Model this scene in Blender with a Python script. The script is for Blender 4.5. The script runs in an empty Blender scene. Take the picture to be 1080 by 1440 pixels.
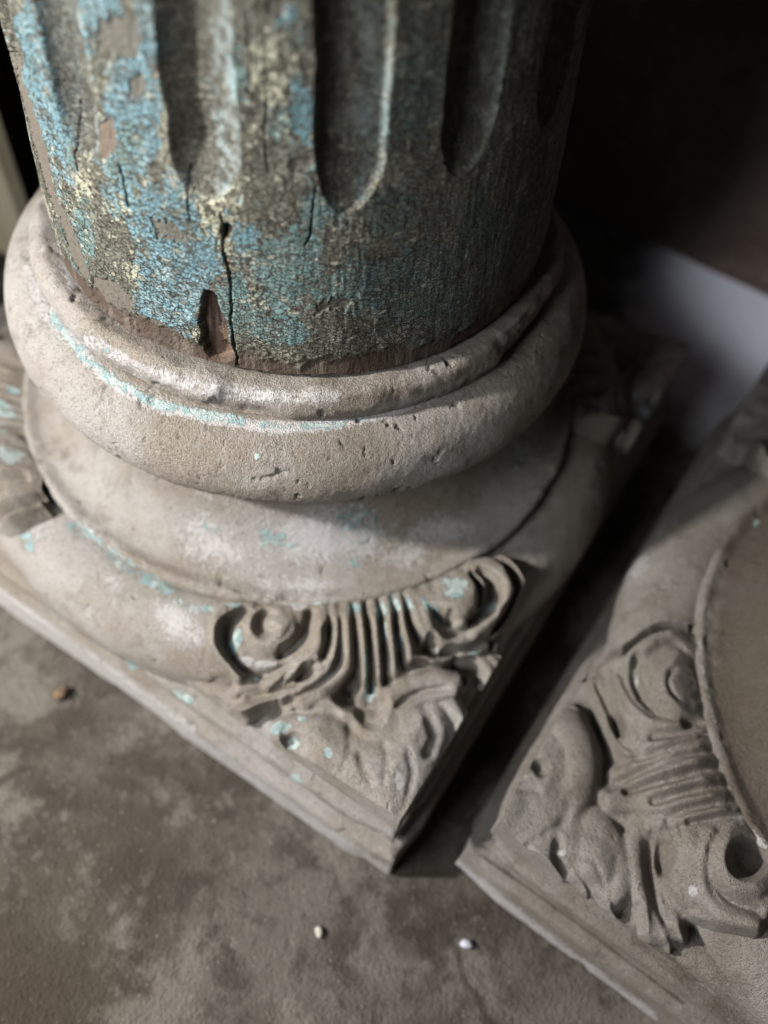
import bpy, math
import numpy as np
from mathutils import Vector, Matrix

# ------------------------------------------------------------------ camera, world, lamp, exposure
S = 0.13                       # metres per modelling unit (the wooden shaft's radius at its foot is 1 unit)
W, H = 1080, 1440
CAM = np.array([0.3978, -2.9329, 3.7928]); PITCH, YAW, ROLL, FPX = 0.95453, 0.03358, 0.13304, 1126.5
scene = bpy.context.scene
COL = scene.collection
def cam_axes():
    f = np.array([math.sin(YAW) * math.cos(PITCH), math.cos(YAW) * math.cos(PITCH), -math.sin(PITCH)])
    rt = np.cross(f, [0, 0, 1.]); rt /= np.linalg.norm(rt); up = np.cross(rt, f)
    return math.cos(ROLL) * rt + math.sin(ROLL) * up, -math.sin(ROLL) * rt + math.cos(ROLL) * up, f
RT, UP, FW = cam_axes()
cd = bpy.data.cameras.new('camera'); cam = bpy.data.objects.new('camera', cd); COL.objects.link(cam)
cd.sensor_fit = 'VERTICAL'; cd.sensor_height = 24; cd.lens = 24 * FPX / H
cd.clip_start = 0.01; cd.clip_end = 100
M = Matrix.Identity(4)
for i in range(3):
    M[i][0], M[i][1], M[i][2], M[i][3] = RT[i], UP[i], -FW[i], CAM[i] * S
cam.matrix_world = M
cd.dof.use_dof = True; cd.dof.focus_distance = 2.68 * S; cd.dof.aperture_fstop = 2.2
scene.camera = cam
world = bpy.data.worlds.new("World"); scene.world = world; world.use_nodes = True
world.node_tree.nodes['Background'].inputs[0].default_value = (0.86, 0.9, 1.0, 1)
world.node_tree.nodes['Background'].inputs[1].default_value = 0.028

def lamp(name, az, el, dist, size, power, color, target=(0, 0, .8)):
    a, e = math.radians(az), math.radians(el)
    d = Vector((math.cos(a) * math.cos(e), math.sin(a) * math.cos(e), math.sin(e)))
    l = bpy.data.lights.new(name, 'AREA'); o = bpy.data.objects.new(name, l); COL.objects.link(o)
    l.shape = 'RECTANGLE'; l.size, l.size_y = size[0] * S, size[1] * S; l.energy = power; l.color = color
    o.location = (Vector(target) + d * dist) * S
    o.rotation_euler = d.to_track_quat('Z', 'Y').to_euler()
    return o
lamp('window_light', -121, 33, 5.8, (1.9, 1.6), 3.0, (.97, .985, 1.0), (0, 0, 1.0))
_l = bpy.data.lights.new('doorway_light', 'SPOT'); _o = bpy.data.objects.new('doorway_light', _l); COL.objects.link(_o)
_l.energy = 45; _l.color = (1.0, .97, .92); _l.spot_size = math.radians(54); _l.spot_blend = .35; _l.shadow_soft_size = .17 * S
_p = Vector((-4.21, -2.53, 4.44)); _o.location = _p * S; _o.rotation_euler = (_p - Vector((.9, -1.5, .5))).to_track_quat('Z', 'Y').to_euler()
_l = bpy.data.lights.new('far_window_light', 'SPOT'); _o = bpy.data.objects.new('far_window_light', _l); COL.objects.link(_o)
_l.energy = 12; _l.color = (.90, .94, 1.0); _l.spot_size = math.radians(27); _l.spot_blend = .75; _l.shadow_soft_size = .2 * S
_p = Vector((4.7, -.5, 5.2)); _o.location = _p * S; _o.rotation_euler = (_p - Vector((3.85, 2.0, 0))).to_track_quat('Z', 'Y').to_euler()
scene.view_settings.view_transform = 'Standard'; scene.view_settings.look = 'None'
scene.view_settings.gamma = 1; scene.view_settings.exposure = 0.12

# ------------------------------------------------------------------ numpy helpers
_rng = np.random.default_rng(7)
_perm = np.concatenate([_rng.permutation(256)] * 3)
_g = _rng.normal(size=(256, 3)); _g /= np.linalg.norm(_g, axis=1)[:, None]
def perlin(P):
    P = np.asarray(P, float); sh = P.shape[:-1]; P = P.reshape(-1, 3)
    i = np.floor(P).astype(np.int64); f = P - i; i &= 255; u = f * f * f * (f * (f * 6 - 15) + 10)
    r = np.zeros(len(P))
    for dx in (0, 1):
        for dy in (0, 1):
            for dz in (0, 1):
                h = _perm[_perm[_perm[i[:, 0] + dx] + i[:, 1] + dy] + i[:, 2] + dz]
                g = _g[h]
                w = (u[:, 0] if dx else 1 - u[:, 0]) * (u[:, 1] if dy else 1 - u[:, 1]) * (u[:, 2] if dz else 1 - u[:, 2])
                r += w * (g[:, 0] * (f[:, 0] - dx) + g[:, 1] * (f[:, 1] - dy) + g[:, 2] * (f[:, 2] - dz))
    return (r * 1.5).reshape(sh)
def fbm(P, s=1, o=4, gain=.5, off=0.):
    P = np.asarray(P, float) * s + off; a, t, r = 1., 0., 0.
    for _ in range(o):
        r = r + a * perlin(P); t += a; a *= gain; P = P * 2.03 + 11.7
    return r / t
def sstep(a, b, x):
    t = np.clip((x - a) / (b - a), 0, 1); return t * t * (3 - 2 * t)
def to_px(P):                  # where a surface point of the finished scene falls in the photograph: used to place wear and carving
    d = np.asarray(P) - CAM; z = d @ FW
    return W / 2 + FPX * (d @ RT) / z, H / 2 - FPX * (d @ UP) / z
def spline(pts, n=8):
    p = np.array(pts, float)
    if len(p) < 3: return p
    q = np.vstack([2 * p[0] - p[1], p, 2 * p[-1] - p[-2]]); out = []
    for i in range(1, len(q) - 2):
        for k in range(n):
            t = k / n
            out.append(.5 * ((2 * q[i]) + (-q[i-1] + q[i+1]) * t + (2*q[i-1] - 5*q[i] + 4*q[i+1] - q[i+2]) * t*t + (-q[i-1] + 3*q[i] - 3*q[i+1] + q[i+2]) * t**3))
    out.append(q[-2]); return np.array(out)
def dpath(X, Y, pts, n=6):
    """distance to a smooth path and position 0..1 along it"""
    p = spline(pts, n); best = np.full(X.shape, 1e9); par = np.zeros(X.shape); N = len(p) - 1
    for i in range(N):
        ax, ay = p[i]; bx, by = p[i+1] - p[i]; L = bx*bx + by*by + 1e-9
        t = np.clip(((X - ax) * bx + (Y - ay) * by) / L, 0, 1)
        d = np.hypot(X - ax - bx * t, Y - ay - by * t)
        m = d < best; best = np.where(m, d, best); par = np.where(m, (i + t) / N, par)
    return best, par
def inpoly(X, Y, pts):
    p = spline(pts + [pts[0]], 6); c = np.zeros(X.shape, bool); j = len(p) - 1
    for i in range(len(p)):
        xi, yi = p[i]; xj, yj = p[j]
        if yi != yj:
            c ^= ((yi > Y) != (yj > Y)) & (X < (xj - xi) * (Y - yi) / (yj - yi) + xi)
        j = i
    return c
def dpoly(X, Y, pts):          # signed: positive inside
    d, _ = dpath(X, Y, pts + [pts[0]]); return np.where(inpoly(X, Y, pts), d, -d)
def ell(X, Y, cx, cy, rx, ry, ang=0):
    a = math.radians(ang); u = (X - cx) * math.cos(a) + (Y - cy) * math.sin(a); v = -(X - cx) * math.sin(a) + (Y - cy) * math.cos(a)
    return np.hypot(u / rx, v / ry)

# ------------------------------------------------------------------ object helpers
def link(name, me, mat=None, parent=None):
    o = bpy.data.objects.new(name, me); COL.objects.link(o)
    if mat is not None and me is not None and not me.materials: me.materials.append(mat)
    if parent is not None: o.parent = parent
    return o
def raw_mesh(name, V, F, attrs=None, smooth=True):
    me = bpy.data.meshes.new(name)
    V = np.asarray(V, np.float32) * S; F = np.asarray(F, np.int32); n = F.shape[1]
    me.vertices.add(len(V)); me.vertices.foreach_set('co', V.ravel())
    me.loops.add(F.size); me.loops.foreach_set('vertex_index', F.ravel())
    me.polygons.add(len(F)); me.polygons.foreach_set('loop_start', np.arange(0, F.size, n, dtype=np.int32))
    me.polygons.foreach_set('use_smooth', np.full(len(F), smooth))
    me.update(calc_edges=True)
    for k, a in (attrs or {}).items():
        a = np.asarray(a, np.float32); c = np.ones((len(V), 4), np.float32); c[:, :a.shape[1]] = a
        at = me.color_attributes.new(k, 'FLOAT_COLOR', 'POINT'); at.data.foreach_set('color', c.ravel())
    return me
def grid_faces(nu, nv, wrap=False):
    i, j = np.meshgrid(np.arange(nu if wrap else nu - 1), np.arange(nv - 1), indexing='ij')
    a = i * nv + j; b = ((i + 1) % nu) * nv + j
    return np.stack([a, b, b + 1, a + 1], -1).reshape(-1, 4)
def empty(name, loc, rz=0):
    o = bpy.data.objects.new(name, None); COL.objects.link(o); o.location = Vector(loc) * S; o.rotation_euler = (0, 0, rz)
    o.empty_display_size = .05; return o
def tag(o, label=None, cat=None, group=None, kind=None):
    for k, v in (('label', label), ('category', cat), ('group', group), ('kind', kind)):
        if v: o[k] = v
    return o

# ------------------------------------------------------------------ node helpers
class NT:
    def __init__(s, name):
        s.m = bpy.data.materials.new(name); s.m.use_nodes = True; s.t = s.m.node_tree; s.b = s.t.nodes['Principled BSDF']
        tc = s.t.nodes.new('ShaderNodeTexCoord'); mp = s.n('ShaderNodeVectorMath', operation='SCALE'); s.t.links.new(tc.outputs['Object'], mp.inputs[0]); mp.inputs['Scale'].default_value = 1 / S
        s.P = mp.outputs[0]
    def n(s, t, **k):
        x = s.t.nodes.new(t)
        for a, b in k.items(): setattr(x, a, b)
        return x
    def put(s, sock, v):
        if isinstance(v, bpy.types.NodeSocket): s.t.links.new(v, sock)
        elif isinstance(v, tuple) and len(v) == 3 and sock.type == 'RGBA': sock.default_value = (*v, 1)
        else: sock.default_value = v
    def math(s, op, a, b=0, c=None, clamp=False):
        x = s.n('ShaderNodeMath', operation=op, use_clamp=clamp); s.put(x.inputs[0], a); s.put(x.inputs[1], b)
        if c is not None: s.put(x.inputs[2], c)
        return x.outputs[0]
    def add(s, a, b): return s.math('ADD', a, b)
    def mul(s, a, b): return s.math('MULTIPLY', a, b)
    def ramp(s, x, a, b, lo=0., hi=1.):
        m = s.n('ShaderNodeMapRange', interpolation_type='SMOOTHSTEP'); s.put(m.inputs[0], x); s.put(m.inputs[1], a); s.put(m.inputs[2], b); s.put(m.inputs[3], lo); s.put(m.inputs[4], hi); return m.outputs[0]
    def vec(s, v, sc=(1, 1, 1), off=(0, 0, 0)):
        m = s.n('ShaderNodeMapping'); s.put(m.inputs['Vector'], v); m.inputs['Scale'].default_value = sc; m.inputs['Location'].default_value = off; return m.outputs[0]
    def noise(s, v, sc, det=4, rough=.55, col=False, dist=0):
        x = s.n('ShaderNodeTexNoise'); s.put(x.inputs['Vector'], v); x.inputs['Scale'].default_value = sc; x.inputs['Detail'].default_value = det; x.inputs['Roughness'].default_value = rough; x.inputs['Distortion'].default_value = dist
        return x.outputs['Color' if col else 'Fac']
    def vor(s, v, sc, feat='F1', out='Distance', rnd=1):
        x = s.n('ShaderNodeTexVoronoi', feature=feat); s.put(x.inputs['Vector'], v); x.inputs['Scale'].default_value = sc; x.inputs['Randomness'].default_value = rnd; return x.outputs[out]
    def mix(s, f, a, b, mode='MIX'):
        x = s.n('ShaderNodeMix', data_type='RGBA', blend_type=mode); s.put(x.inputs[0], f); s.put(x.inputs[6], a); s.put(x.inputs[7], b); return x.outputs[2]
    def warp(s, v, sc, amt):
        c = s.noise(v, sc, 3, col=True); a = s.n('ShaderNodeVectorMath', operation='SUBTRACT'); s.put(a.inputs[0], c); a.inputs[1].default_value = (.5, .5, .5)
        b = s.n('ShaderNodeVectorMath', operation='MULTIPLY_ADD'); s.put(b.inputs[0], a.outputs[0]); b.inputs[1].default_value = (amt,) * 3; s.put(b.inputs[2], v); return b.outputs[0]
    def attr(s, name):
        a = s.n('ShaderNodeAttribute', attribute_name=name); sp = s.n('ShaderNodeSeparateColor'); s.t.links.new(a.outputs['Color'], sp.inputs[0]); return a.outputs['Color'], sp.outputs[0], sp.outputs[1], sp.outputs[2], a.outputs['Alpha']
    def bump(s, h, dist, strength=1., prev=None):
        b = s.n('ShaderNodeBump'); s.put(b.inputs['Height'], h); b.inputs['Distance'].default_value = dist * S; b.inputs['Strength'].default_value = strength
        if prev is not None: s.put(b.inputs['Normal'], prev)
        return b.outputs[0]
    def out(s, color, rough, normal=None, spec=.3):
        s.put(s.b.inputs['Base Color'], color); s.put(s.b.inputs['Roughness'], rough); s.b.inputs['Specular IOR Level'].default_value = spec
        if normal is not None: s.put(s.b.inputs['Normal'], normal)
        return s.m

def stone_material(name, warm, pale, dark, dust, scale=1.):
    """m: R blue-green paint, G chalky white, B brown stain; each mask is broken up by noise"""
    k = NT(name); P = k.P; _, r, g, b, _ = k.attr('m')
    n1 = k.noise(P, 1.7, 5, .6); n2 = k.noise(P, 9, 5, .65); n3 = k.noise(P, 70, 4, .75); n4 = k.noise(P, 190, 2, .8)
    c = k.mix(k.ramp(n1, .38, .64), warm, pale)
    c = k.mix(k.mul(k.ramp(n2, .5, .7), .55), c, dark)
    c = k.mix(k.mul(k.ramp(k.noise(P, 5.3, 6, .7), .52, .72), .5), c, dust)
    # sandstone grains
    gr = k.vor(P, 190, 'F1', 'Color'); sp = k.n('ShaderNodeSeparateColor'); k.put(sp.inputs[0], gr)
    c = k.mix(k.mul(k.ramp(sp.outputs[0], .80, .95), .40), c, (dark[0]*.55, dark[1]*.55, dark[2]*.55))
    c = k.mix(k.mul(k.ramp(sp.outputs[1], .84, .97), .35), c, (min(1, pale[0]*1.3), min(1, pale[1]*1.3), min(1, pale[2]*1.3)))
    # stain
    c = k.mix(k.mul(k.ramp(k.add(b, k.mul(k.add(n2, -.5), .7)), .35, .8), .75), c, (dark[0]*.62, dark[1]*.56, dark[2]*.5))
    # chalk
    brk = k.add(k.mul(k.add(n3, -.5), 1.6), k.mul(k.add(n2, -.5), 1.1))
    wm = k.ramp(k.add(k.mul(g, 1.15), brk), .24, .62); c = k.mix(k.mul(wm, .68), c, (.63, .61, .615))
    # paint flakes
    fl = k.vor(k.warp(P, 20, .03), 30, 'F1', 'Color'); sf = k.n('ShaderNodeSeparateColor'); k.put(sf.inputs[0], fl)
    pm = k.ramp(k.add(k.add(k.mul(r, 1.12), k.mul(brk, .75)), k.mul(k.add(sf.outputs[0], -.5), .45)), .50, .57)
    ec = k.vor(k.warp(P, 20, .03), 30, 'DISTANCE_TO_EDGE'); pm2 = k.mul(pm, k.ramp(ec, .01, .05, .45, 1))
    pc = k.mix(k.ramp(sf.outputs[1], .2, .8), (.30, .43, .44), (.50, .59, .57)); c = k.mix(k.mul(pm2, .92), c, pc)
    # pits
    pv = k.vor(k.warp(P, 9, .12), 17 * scale, 'F1'); psel = k.vor(k.warp(P, 9, .12), 17 * scale, 'F1', 'Color'); sq = k.n('ShaderNodeSeparateColor'); k.put(sq.inputs[0], psel)
    pit = k.mul(k.ramp(pv, .1, .27, 1, 0), k.ramp(sq.outputs[0], .84, .88))
    c = k.mix(k.mul(pit, .35), c, dark)
    h = k.add(k.mul(n2, .40), k.add(k.mul(n3, .50), k.mul(n4, .50)))
    h = k.add(k.add(h, k.mul(pit, -.30)), k.add(k.mul(pm2, .22), k.mul(wm, .10)))
    return k.out(c, .9, k.bump(h, .026, 1), .18)

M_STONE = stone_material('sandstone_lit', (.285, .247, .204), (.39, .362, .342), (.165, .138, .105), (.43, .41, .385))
M_STONE2 = stone_material('sandstone_grey_dim', (.235, .208, .178), (.30, .277, .254), (.128, .105, .084), (.37, .35, .338))  # duller stone, with this base's dimmer light put into its colour

# ------------------------------------------------------------------ base: lathe-turned stone
def az_samples(center, span, nf, nb):
    """denser on the side that faces the photograph"""
    a = np.linspace(center - span / 2, center + span / 2, nf, endpoint=False); b = np.linspace(center + span / 2, center - span / 2 + 360, nb, endpoint=False)
    return np.radians(np.concatenate([a, b]))
def resample(prof, n):
    p = spline(prof, 12); L = np.concatenate([[0], np.cumsum(np.linalg.norm(np.diff(p, axis=0), axis=1))]); t = np.linspace(0, L[-1], n)
    return np.stack([np.interp(t, L, p[:, 0]), np.interp(t, L, p[:, 1])], -1)
def lathe(prof, az, nv, disp=None, center=(0, 0)):
    p = resample(prof, nv); tan = np.gradient(p, axis=0); nrm = np.stack([-tan[:, 1], tan[:, 0]], -1); nrm /= np.linalg.norm(nrm, axis=1)[:, None]
    ca, sa = np.cos(az)[:, None], np.sin(az)[:, None]
    P = np.stack([ca * p[:, 0], sa * p[:, 0], np.ones_like(ca) * p[:, 1]], -1)
    N = np.stack([ca * nrm[:, 0], sa * nrm[:, 0], np.ones_like(ca) * nrm[:, 1]], -1)
    if disp is not None: P = P + N * disp(P, np.ones_like(ca) * np.linspace(0, 1, nv))[..., None]
    return P
def lathe_obj(name, prof, az, nv, disp, masks, mat, parent, off):
    P = lathe(prof, az, nv, disp)
    wp = P + np.array([off[0], off[1], 0])
    m = masks(P, wp) if masks else np.zeros(P.shape)
    me = raw_mesh(name, P.reshape(-1, 3), grid_faces(len(az), nv, True)[:, ::-1], {'m': m.reshape(-1, 3)})
    return link(name, me, mat, parent)

TORUS = [(1.02, 1.60), (1.055, 1.655), (1.10, 1.668), (1.165, 1.645), (1.225, 1.585), (1.258, 1.50), (1.255, 1.42), (1.22, 1.35), (1.165, 1.30), (1.09, 1.285), (1.03, 1.30)]
FILLET = [(.80, 1.76), (.93, 1.762), (1.0, 1.782), (1.05, 1.795), (1.085, 1.765), (1.098, 1.72), (1.085, 1.675), (1.07, 1.64), (1.03, 1.63)]
SCOTIA = [(1.06, 1.34), (1.085, 1.27), (1.085, 1.19), (1.095, 1.10), (1.12, 1.01), (1.16, .93), (1.22, .872), (1.285, .846), (1.318, .852), (1.345, .862), (1.362, .852), (1.368, .828), (1.360, .79), (1.34, .765), (1.29, .755)]
CUSHION = [(1.28, .755), (1.34, .768), (1.40, .785), (1.47, .782), (1.54, .760), (1.60, .70), (1.638, .63), (1.648, .56), (1.64, .48)]
CUSH_R = resample(CUSHION, 80)
HS, HP = 1.6407, .593

def chips(P, thr, amp, s=5, off=0.):
    n = fbm(P, s, 4, .55, off); return -amp * sstep(thr, thr + .12, n)
def make_base(off, phi, azc, mat, seed, pmask, orn_corner):
    """the whole base: returns its Empty"""
    root = empty('column_base', (off[0], off[1], 0))
    az = az_samples(azc, 200, 760, 130)
    sd = seed * 13.7
    def d_t(P, v):
        n = .009 * fbm(P, 2.1, 3, off=sd) + .0035 * fbm(P, 9, 4, off=sd) + .002 * fbm(P, 38, 3, off=sd)
        return n + chips(P, .32, .013, 7, sd) + chips(P, .36, .012, 24, sd + 5)
    def d_f(P, v):
        a = np.arctan2(P[..., 1], P[..., 0]); e = sstep(.35, .6, v) * (1 - sstep(.85, 1, v))
        return .008 * fbm(P, 4, 4, off=sd) + .005 * fbm(P, 24, 3, off=sd) - .030 * sstep(.02, .35, fbm(P, 2.4, 3, off=sd + 3)) * e + chips(P, .28, .010, 11, sd + 9) * (.3 + e)
    def d_s(P, v):
        rim = np.exp(-((v - .80) / .05) ** 2)
        return .010 * fbm(P, 2.4, 4, off=sd) + .003 * fbm(P, 20, 3, off=sd) - rim * .022 * sstep(.05, .4, fbm(P, 5.5, 4, off=sd + 2)) + chips(P, .34, .009, 12, sd + 4)
    def d_c(P, v): return .014 * fbm(P, 1.9, 3, off=sd) + .004 * fbm(P, 14, 4, off=sd) + chips(P, .33, .010, 8, sd)
    lathe_obj('fillet_ring', FILLET, az, 54, d_f, pmask.get('f'), mat, root, off)
    lathe_obj('torus_ring', TORUS, az, 110, d_t, pmask.get('t'), mat, root, off)
    lathe_obj('scotia', SCOTIA, az, 100, d_s, pmask.get('s'), mat, root, off)
    lathe_obj('cushion', CUSHION, az, 64, d_c, pmask.get('c'), mat, root, off)
    # plinth: a moulded square slab
    prof = [(0, 0), (.006, .02), (.004, .25), (-.008, .272), (-.060, .280), (-.082, .290), (-.088, .305), (-.076, .322), (-.050, .335), (-.036, .36), (-.040, .42), (-.052, .435),
            (-.100, .442), (-.122, .452), (-.118, .475), (-.092, .485), (-.078, .505), (-.082, .555), (-.094, .580), (-.125, HP), (-.20, HP - .012), (-.5, HP - .014), (-1.2, HP - .014)]
    p = np.array(prof); L = np.concatenate([[0], np.cumsum(np.linalg.norm(np.diff(p, axis=0), axis=1))])
    t = np.concatenate([np.linspace(0, L[-3], 84), [L[-2], L[-1]]]); pf = np.stack([np.interp(t, L, p[:, 0]), np.interp(t, L, p[:, 1])], -1)
    pf[1:-3] = (pf[:-4] + 2 * pf[1:-3] + pf[2:-2]) / 4
    rows = []; ns = 260
    for k in range(4):
        ang = phi - math.pi / 2 + k * math.pi / 2; c0 = np.array([math.cos(ang), math.sin(ang)]); c1 = np.array([-math.sin(ang), math.cos(ang)])
        u = np.linspace(0, 1, ns, endpoint=False); u = .5 - .5 * np.cos(np.pi * u) * (.35 + .65) if False else u
        for uu in u:
            d = (1 - uu) * c0 + uu * c1      # runs corner to corner, length hs*sqrt2 at the corners
            sc = math.sqrt(2)
            q = (HS + pf[:, 0])[:, None] * d[None] * sc
            rows.append(np.concatenate([q, pf[:, 1:2]], 1))
    P = np.array(rows)
    # worn corners: pull sharp arrises in
    rr = np.linalg.norm(P[..., :2], axis=-1); cornerness = sstep(1.30, 1.414, rr / (HS + pf[:, 0])[None]) * (pf[:, 0] > -.6)
    out = P[..., :2] / np.maximum(rr, 1e-6)[..., None]
    dn = .012 * fbm(P, 1.6, 3, off=sd) + .003 * fbm(P * np.array([1, 1, 2]), 9, 4, off=sd) + .003 * fbm(P, 33, 3, off=sd)
    edge = np.exp(-((pf[:, 1] - .57) / .05) ** 2) + .8 * np.exp(-((pf[:, 1] - .26) / .03) ** 2) + .6 * np.exp(-((pf[:, 1] - .01) / .03) ** 2)
    dn = dn - .028 * sstep(.12, .4, fbm(P, 3.3, 4, off=sd + 7)) * edge[None] - cornerness * (.035 + .05 * sstep(0, .4, fbm(P, 4, 3, off=sd)))
    P = P + np.concatenate([out * dn[..., None] * (pf[:, 0] > -.4)[None, :, None], .4 * dn[..., None] * (pf[:, 1] > .3)[None, :, None]], -1)
    P[:, 0, 2] = 0
    wp = P + np.array([off[0], off[1], 0]); m = pmask['p'](P, wp) if 'p' in pmask else np.zeros(P.shape)
    link('plinth', raw_mesh('plinth', P.reshape(-1, 3), grid_faces(len(rows), len(pf), True), {'m': m.reshape(-1, 3)}), mat, root)
    # corner ornaments, shared by the four corners
    for k in range(4):
        a = phi - math.pi / 2 + k * math.pi / 2
        first = None
        for (nm, me) in orn_corner:
            o = link(nm, me, mat, root if first is None else first)
            if first is None: first = o; o.rotation_euler = (0, 0, a)
    return root

# ------------------------------------------------------------------ carved corner leaf (relief on the shoulder of the cushion)
TILT = math.radians(24)
def z_surf(r): return np.where(r > 1.645, HP - .006, np.interp(r, CUSH_R[:, 0], np.maximum(CUSH_R[:, 1], HP - .006)))
def make_ornament(off, az, draw, seed, nt=470, nsg=430):
    """relief drawn over (t, s); returned as meshes in the frame whose +x is the corner's azimuth"""
    t = np.linspace(-.86, .86, nt); s = np.linspace(-.10, 1.10, nsg); T, Sg = np.meshgrid(t, s, indexing='ij')
    es = np.array([math.cos(TILT), 0, -math.sin(TILT)]); en = np.array([math.sin(TILT), 0, math.cos(TILT)]); P0 = np.array([1.35, 0, .81])
    B = P0 + Sg[..., None] * es; B[..., 1] += T
    lo, hi = np.full(T.shape, -.8), np.full(T.shape, .7)
    for _ in range(26):
        mid = (lo + hi) / 2; q = B + mid[..., None] * en; ins = q[..., 2] < z_surf(np.hypot(q[..., 0], q[..., 1]))
        lo = np.where(ins, mid, lo); hi = np.where(ins, hi, mid)
    nb = lo
    k = np.ones(9) / 9                                      # soften the step between cushion and plinth under the carving
    nbs = nb.copy()
    for ax in (0, 1):
        for _ in range(3):
            nbs = np.apply_along_axis(lambda v: np.convolve(np.pad(v, 4, 'edge'), k, 'valid'), ax, nbs)
    ca, sa = math.cos(az), math.sin(az)
    def world(q): return np.stack([q[..., 0] * ca - q[..., 1] * sa + off[0], q[..., 0] * sa + q[..., 1] * ca + off[1], q[..., 2]], -1)
    hmid = .07
    for _ in range(2):
        q = B + (nbs + hmid)[..., None] * en
        X, Y = to_px(world(q))
        wx = fbm(q, 7, 3, off=seed) * 3.2; wy = fbm(q, 7, 3, off=seed + 40) * 3.2
        R, lab, paint, white = draw(X + wx, Y + wy); R = np.where(R > 0, R * .86, R)
        hmid = np.clip(R, 0, .3)
    Q3 = B + nbs[..., None] * en
    kk = np.array([1, 2, 1.]) / 4
    for ax in (0, 1):
        for _ in range(8): R = np.apply_along_axis(lambda v: np.convolve(np.pad(v, 1, 'edge'), kk, 'valid'), ax, R)
    qf = B + (nbs + np.maximum(R, 0))[..., None] * en; rp = np.hypot(qf[..., 0], qf[..., 1]); zc = ((.838 - (B + nbs[..., None] * en)[..., 2]) / math.cos(TILT)); R = np.where(rp < 1.345, -.03, np.where(R > 0, np.minimum(R, np.maximum(zc, .004) + .62 * np.maximum(rp - 1.366, 0)), R))
    ds = s[1] - s[0]
    for j in range(nsg - 2, -1, -1): R[:, j] = np.minimum(R[:, j], np.maximum(R[:, j + 1], -.03) + 2.0 * ds)
    for ax in (0, 1):
        for _ in range(3): R = np.where(R > .004, np.apply_along_axis(lambda v: np.convolve(np.pad(v, 1, 'edge'), kk, 'valid'), ax, R), R)
    ex = (np.abs(qf[..., 0]) + np.abs(qf[..., 1])) / (math.sqrt(2) * (HS - .04)); R = np.where(R > 0, R * (.35 + .65 * sstep(1.02, .985, ex)), R)
    keep = R > .002
    R = R + np.where(R > 0, .010 * fbm(Q3, 6, 3, off=seed) + .0030 * fbm(Q3, 26, 3, off=seed), 0)
    n = np.where(keep, nbs + R, np.minimum(nb, nbs) - .03)
    P = B + n[..., None] * en
    # stay inside the plinth's outline
    ext = (np.abs(P[..., 0]) + np.abs(P[..., 1])) / (math.sqrt(2) * (HS - .06))
    f = np.where(ext > 1, 1 / ext, 1); P[..., :2] *= f[..., None]
    m = np.stack([paint, white, np.zeros_like(paint)], -1)
    F = grid_faces(nt, nsg); kf = keep.ravel()[F].any(1); F = F[kf]; fl = lab.ravel()[F].max(1)
    out = []
    for L in np.unique(fl[fl > 0]):          # stray crumbs of a volute or rib belong to the leaf it grows from
        sel = np.where(fl == L)[0]; f = F[sel]; idv = np.arange(nt * nsg)
        for _ in range(900):
            mn = idv[f].min(1); new = idv.copy(); np.minimum.at(new, f.ravel(), np.repeat(mn, 4)); new = new[new]
            if (new == idv).all(): break
            idv = new
        c = idv[f[:, 0]]; u, n_ = np.unique(c, return_counts=True); fl[sel[c != u[n_.argmax()]]] = 0
    for L in np.unique(fl):
        f = F[fl == L]
        nm = 'corner_ornament' if L == 0 else ('volute' if L < 10 else 'rib')
        idx, inv = np.unique(f.ravel(), return_inverse=True)
        out.append((nm, raw_mesh(nm, P.reshape(-1, 3)[idx], inv.reshape(f.shape), {'m': m.reshape(-1, 3)[idx]})))
    return out

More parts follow.
